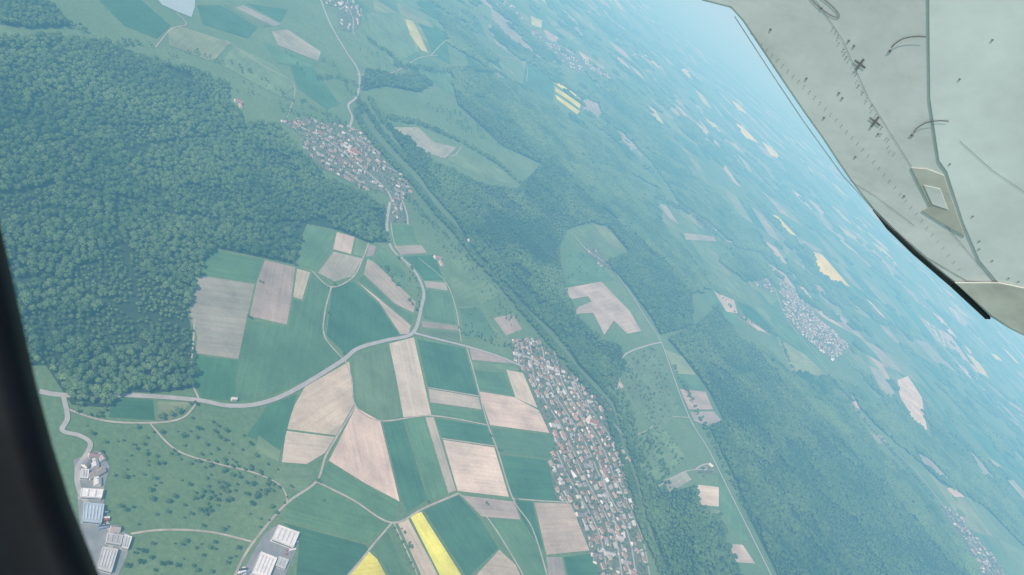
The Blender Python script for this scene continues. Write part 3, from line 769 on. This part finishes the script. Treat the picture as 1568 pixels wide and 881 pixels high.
for pp,st,pr,sz in orch:
    a,b=grid_in(GP(pp),st,0.4)
    for x,y in zip(a,b):
        dn=noise.noise(Vector((x/60,y/60,5)))
        if random.random()<pr+dn*0.6: P.append((x,y)); S.append(sz*random.uniform(0.5,1.35))
for g in garden: P.append(g); S.append(random.uniform(.3,.62))
P=np.array(P);S=np.array(S)
for R in roadpaths:
    for a in R[::1]:
        if a.length<3000:
            m=np.hypot(P[:,0]-a.x,P[:,1]-a.y)>8; P=P[m];S=S[m]
scatter('orchard_and_hedgerow_trees',np.c_[P,hgt(P[:,0],P[:,1])],S,trees)
print('veg',time.time()-T0)
# ---------------------------------------------------------------- AIRCRAFT WING
m,nt,b=mat('white_aircraft_paint'); pos=wpos(nt)
n1=noise_n(nt,pos,3.0,6,0.7)
mp=N(nt,'ShaderNodeMapping'); L(nt,pos,mp.inputs[0]); mp.inputs['Scale'].default_value=(2,9,2); mp.inputs['Rotation'].default_value=(0,0,0.6)
n2=noise_n(nt,mp.outputs[0],1.5,6,0.75)
c=mixc(nt,mrange(nt,n1,0.35,0.7,0,1),(0.68,0.69,0.66),(0.54,0.56,0.53)); c=mixc(nt,mrange(nt,n2,0.5,0.75,0,0.5),c,(0.40,0.41,0.37))
L(nt,c,b.inputs['Base Color']); b.inputs['Roughness'].default_value=0.30; b.inputs['Specular IOR Level'].default_value=0.5; M_WING=m
M_LINE=m_plain('panel_gap',(0.27,0.28,0.26),0.2,20); M_SCREW=m_plain('screw_steel',(0.16,0.17,0.16),0.2,50,0.5,0.5); M_SEAL=m_plain('rubber_seal',(0.02,0.025,0.025),0.2,20)
M_PATCH=m_plain('tan_fairing_paint',(0.46,0.46,0.40),0.15,5,0.4,0.4); M_PALE=m_plain('pale_paint',(0.68,0.71,0.67),0.10,3,0.3,0.5)
A_=CAM+ray(1568,0)*2.5; B_=CAM+ray(1070,0)*3.0; C_=CAM+ray(1530,490)*3.5
Nw=(B_-A_).cross(C_-A_).normalized()
if Nw.dot(CAM-A_)<0: Nw=-Nw
def W(u,v,lift=0.0):
    d=ray(u,v); t=(A_-CAM).dot(Nw)/d.dot(Nw); return CAM+d*t+Nw*lift
outline=[(1040,-20),(1075,3),(1118,14),(1136,34),(1168,82),(1200,130),(1230,174),(1258,213),(1282,250),(1300,276),(1318,300),(1336,322),(1366,352),(1400,384),(1430,410),(1458,432),(1490,462),(1516,487),(1545,505),(1575,520),(1700,590),(1850,560),(1850,200),(1750,-150),(1500,-330),(1150,-280)]
def slab(name,px,l0,l1,material,bev=0):
    n=len(px); a=[W(*p,l1) for p in px]; b2=[p-Nw*(l1-l0) for p in a]
    me=bpy.data.meshes.new(name); me.from_pydata([v[:] for v in a+b2],[],[list(range(n)),list(range(2*n-1,n-1,-1))]+[[i,(i+1)%n,n+(i+1)%n,n+i] for i in range(n)])
    bm=bmesh.new(); bm.from_mesh(me); bmesh.ops.recalc_face_normals(bm,faces=bm.faces); bm.to_mesh(me); bm.free()
    o=new_obj(name,me,[material])
    if bev: md=o.modifiers.new('bevel','BEVEL'); md.width=bev; md.segments=3
    return o
wing=bpy.data.objects.new('aircraft_wing',None); wing.location=A_; sc.collection.objects.link(wing)
parts=[slab('wing_skin',outline,-0.12,0,M_WING,0.012)]
def line(px,w=0.004,lift=0.0015,material=None,name='panel_line'):
    P=[W(*p,lift) for p in px]; vs=[];fs=[]
    for i,p in enumerate(P):
        d=(P[min(i+1,len(P)-1)]-P[max(0,i-1)]).normalized(); n=d.cross(Nw).normalized()*w/2; vs+=[(p-n)[:],(p+n)[:]]
        if i: k=2*i; fs.append((k-2,k,k+1,k-1))
    me=bpy.data.meshes.new(name); me.from_pydata(vs,[],fs); o=new_obj(name,me,[material or M_LINE]); parts.append(o); return o
def disc(u,v,r,material=None,lift=0.002,name='screw'):
    c=W(u,v,lift); x=Nw.orthogonal().normalized(); y=Nw.cross(x); h=0.0015
    vs=[(c+(x*math.cos(t)+y*math.sin(t))*r)[:] for t in np.linspace(0,6.283,13)[:-1]]+[(c+Nw*h+(x*math.cos(t)+y*math.sin(t))*r*.7)[:] for t in np.linspace(0,6.283,13)[:-1]]
    me=bpy.data.meshes.new(name); me.from_pydata(vs,[],[list(range(12,24))]+[[i,(i+1)%12,12+(i+1)%12,12+i] for i in range(12)]); o=new_obj(name,me,[material or M_SCREW]); parts.append(o)
line([(1125,25),(1180,110),(1230,185),(1290,268),(1350,335),(1420,395),(1480,430),(1530,434)],0.004)
line([(1300,276),(1340,300),(1400,345)],0.002)
line([(1235,-20),(1290,60),(1330,150),(1400,262),(1440,335),(1490,395),(1522,432)],0.0018)
for (u,v) in ((1317,98),(1340,186)):
    line([(u-8,v-6),(u+8,v+6)],0.009,0.003,M_SCREW,'drain_cross'); line([(u-6,v+8),(u+6,v-8)],0.009,0.0045,M_SCREW,'drain_cross')
for (u,v) in ((1363,78),(1397,207)):
    disc(u,v,0.006); line([(u+2,v-6),(u+7,v-12),(u+14,v-17),(u+22,v-21),(u+32,v-23),(u+44,v-24),(u+56,v-23)],0.005,0.0085,M_SCREW,'hook_slot')
for i in range(40):
    t=i/39; disc(1150+t*320, 52+t*360-18*math.sin(t*3.1),0.0025)
for u,v in [(1285,142),(1290,150),(1345,205),(1300,62),(1308,70),(1258,12),(1420,320),(1385,300),(1235,120),(1262,180),(1310,240),(1180,45)]: disc(u,v,0.005)
for i in range(30):
    disc(1275+i*3.2+random.uniform(-3,3),40+i*6.8+random.uniform(-3,3),random.uniform(.0015,.0035))
ell=[(1262+22*math.cos(t)*1.0+8*math.sin(t),8+14*math.sin(t)+13*math.cos(t)) for t in np.linspace(0,6.283,25)]
line(ell,0.005,0.002)
parts.append(slab('inspection_fairing',[(1395,256),(1420,258),(1446,268),(1456,300),(1478,362),(1440,340),(1412,322),(1425,316)],0.001,0.004,M_PATCH,0.0015))
parts.append(slab('inspection_cover',[(1414,282),(1440,288),(1452,320),(1428,312)],0.0042,0.006,M_WING,0.001))
parts.append(slab('flap_panel',[(1422,-40),(1900,-40),(1850,460),(1575,442),(1530,434),(1500,398),(1475,340),(1450,262),(1438,245),(1424,150)],0.001,0.0045,M_PALE,0.002))
for u,v in [(1490,330),(1500,368),(1520,398),(1500,380),(1545,425),(1560,430),(1455,250),(1470,120),(1520,60)]: disc(u,v,0.004,lift=0.006)
line([(1470,215),(1520,260),(1580,300)],0.002,0.006)
parts.append(slab('root_fairing',[(1462,430),(1530,430),(1578,440),(1700,470),(1700,580),(1580,516),(1548,500),(1518,480)],0.007,0.014,M_PATCH,0.004))
parts.append(slab('edge_seal',[(1336,321),(1366,351),(1400,383),(1458,430),(1517,488),(1509,488),(1455,438),(1398,389),(1358,350)],-0.01,0.006,M_SEAL,0.002))
for o in parts: o.parent=wing; o.matrix_parent_inverse=Matrix.Translation(-A_)
# ---------------------------------------------------------------- cockpit window frame
def FR(u,v,t): return CAM+ray(u,v)*t
edge=[(-60,120),(-30,220),(0,342),(18,420),(36,500),(56,590),(80,680),(108,770),(134,835),(160,900),(200,990)]
prof=[(0,0.45),(-6,0.435),(-16,0.42),(-34,0.41),(-70,0.405),(-260,0.40)]
vs=[];fs=[]
for i,(u,v) in enumerate(edge):
    for dx,t in prof: vs.append(FR(u+dx,v+dx*-0.15,t)[:])
    vs.append(FR(u-260,v,0.5)[:]); vs.append(FR(u,v,0.5)[:])
n=len(prof)+2
for i in range(len(edge)-1):
    for j in range(n): fs.append((i*n+j,i*n+(j+1)%n,(i+1)*n+(j+1)%n,(i+1)*n+j))
me=bpy.data.meshes.new('window_frame'); me.from_pydata(vs,[],fs)
for p in me.polygons: p.use_smooth=True
M_FR=m_plain('black_frame_rubber',(0.003,0.005,0.007),0.3,30,0.6,0.1); new_obj('cockpit_window_frame',me,[M_FR])
# ---------------------------------------------------------------- haze air volume
bm=bmesh.new(); bmesh.ops.create_cube(bm,size=1); me=bpy.data.meshes.new('glowing_haze'); bm.to_mesh(me); bm.free()
hz=new_obj('glowing_haze_air',me); hz.scale=(210000,210000,1240); hz.location=(0,0,580)
m=bpy.data.materials.new('glowing_haze'); m.use_nodes=True; nt=m.node_tree; nt.nodes.clear()
out=N(nt,'ShaderNodeOutputMaterial')
sig=(1/13500,1/6700,1/5300); inf_=(0.50,0.73,0.84)
dens=1/4000
ab=N(nt,'ShaderNodeVolumeAbsorption'); ab.inputs['Density'].default_value=dens; ab.inputs['Color'].default_value=tuple(1-s/dens for s in sig)+(1,)
em=N(nt,'ShaderNodeEmission'); es=[a*b for a,b in zip(sig,inf_)]; mx=max(es); em.inputs['Color'].default_value=tuple(e/mx for e in es)+(1,); em.inputs['Strength'].default_value=mx  # even glow put into the air in place of sunlight scattered by haze
ad=N(nt,'ShaderNodeAddShader'); L(nt,ab.outputs[0],ad.inputs[0]); L(nt,em.outputs[0],ad.inputs[1]); L(nt,ad.outputs[0],out.inputs['Volume']); me.materials.append(m)
# ---------------------------------------------------------------- light
el=math.radians(45); az=math.radians(200)
S_=Vector((math.sin(az)*math.cos(el),math.cos(az)*math.cos(el),math.sin(el)))
ld=bpy.data.lights.new('sun','SUN'); ld.energy=5.0; ld.angle=math.radians(0.5); ld.color=(1,0.96,0.9)
lo=bpy.data.objects.new('sun',ld); lo.rotation_euler=S_.to_track_quat('Z','Y').to_euler(); sc.collection.objects.link(lo)
w=bpy.data.worlds.new('World'); sc.world=w; w.use_nodes=True; nt=w.node_tree
sk=N(nt,'ShaderNodeTexSky'); sk.sky_type='NISHITA'; sk.sun_disc=False; sk.sun_elevation=el; sk.sun_rotation=az; sk.air_density=1.0; sk.dust_density=1.5
bg=nt.nodes['Background']; L(nt,sk.outputs[0],bg.inputs[0]); bg.inputs[1].default_value=0.14
# ---------------------------------------------------------------- camera
cd=bpy.data.cameras.new('camera'); cd.sensor_width=36; cd.lens=FPX/1568*36; cd.clip_start=0.05; cd.clip_end=300000
cd.dof.use_dof=True; cd.dof.focus_distance=1500; cd.dof.aperture_fstop=8
co=bpy.data.objects.new('camera',cd); M=Matrix.Identity(4)
for r in range(3): M[r][0]=Xc[r];M[r][1]=Yc[r];M[r][2]=-Fw[r];M[r][3]=CAM[r]
co.matrix_world=M; sc.collection.objects.link(co); sc.camera=co
sc.view_settings.view_transform='Standard'; sc.view_settings.look='None'; sc.view_settings.exposure=0
print('done',time.time()-T0)
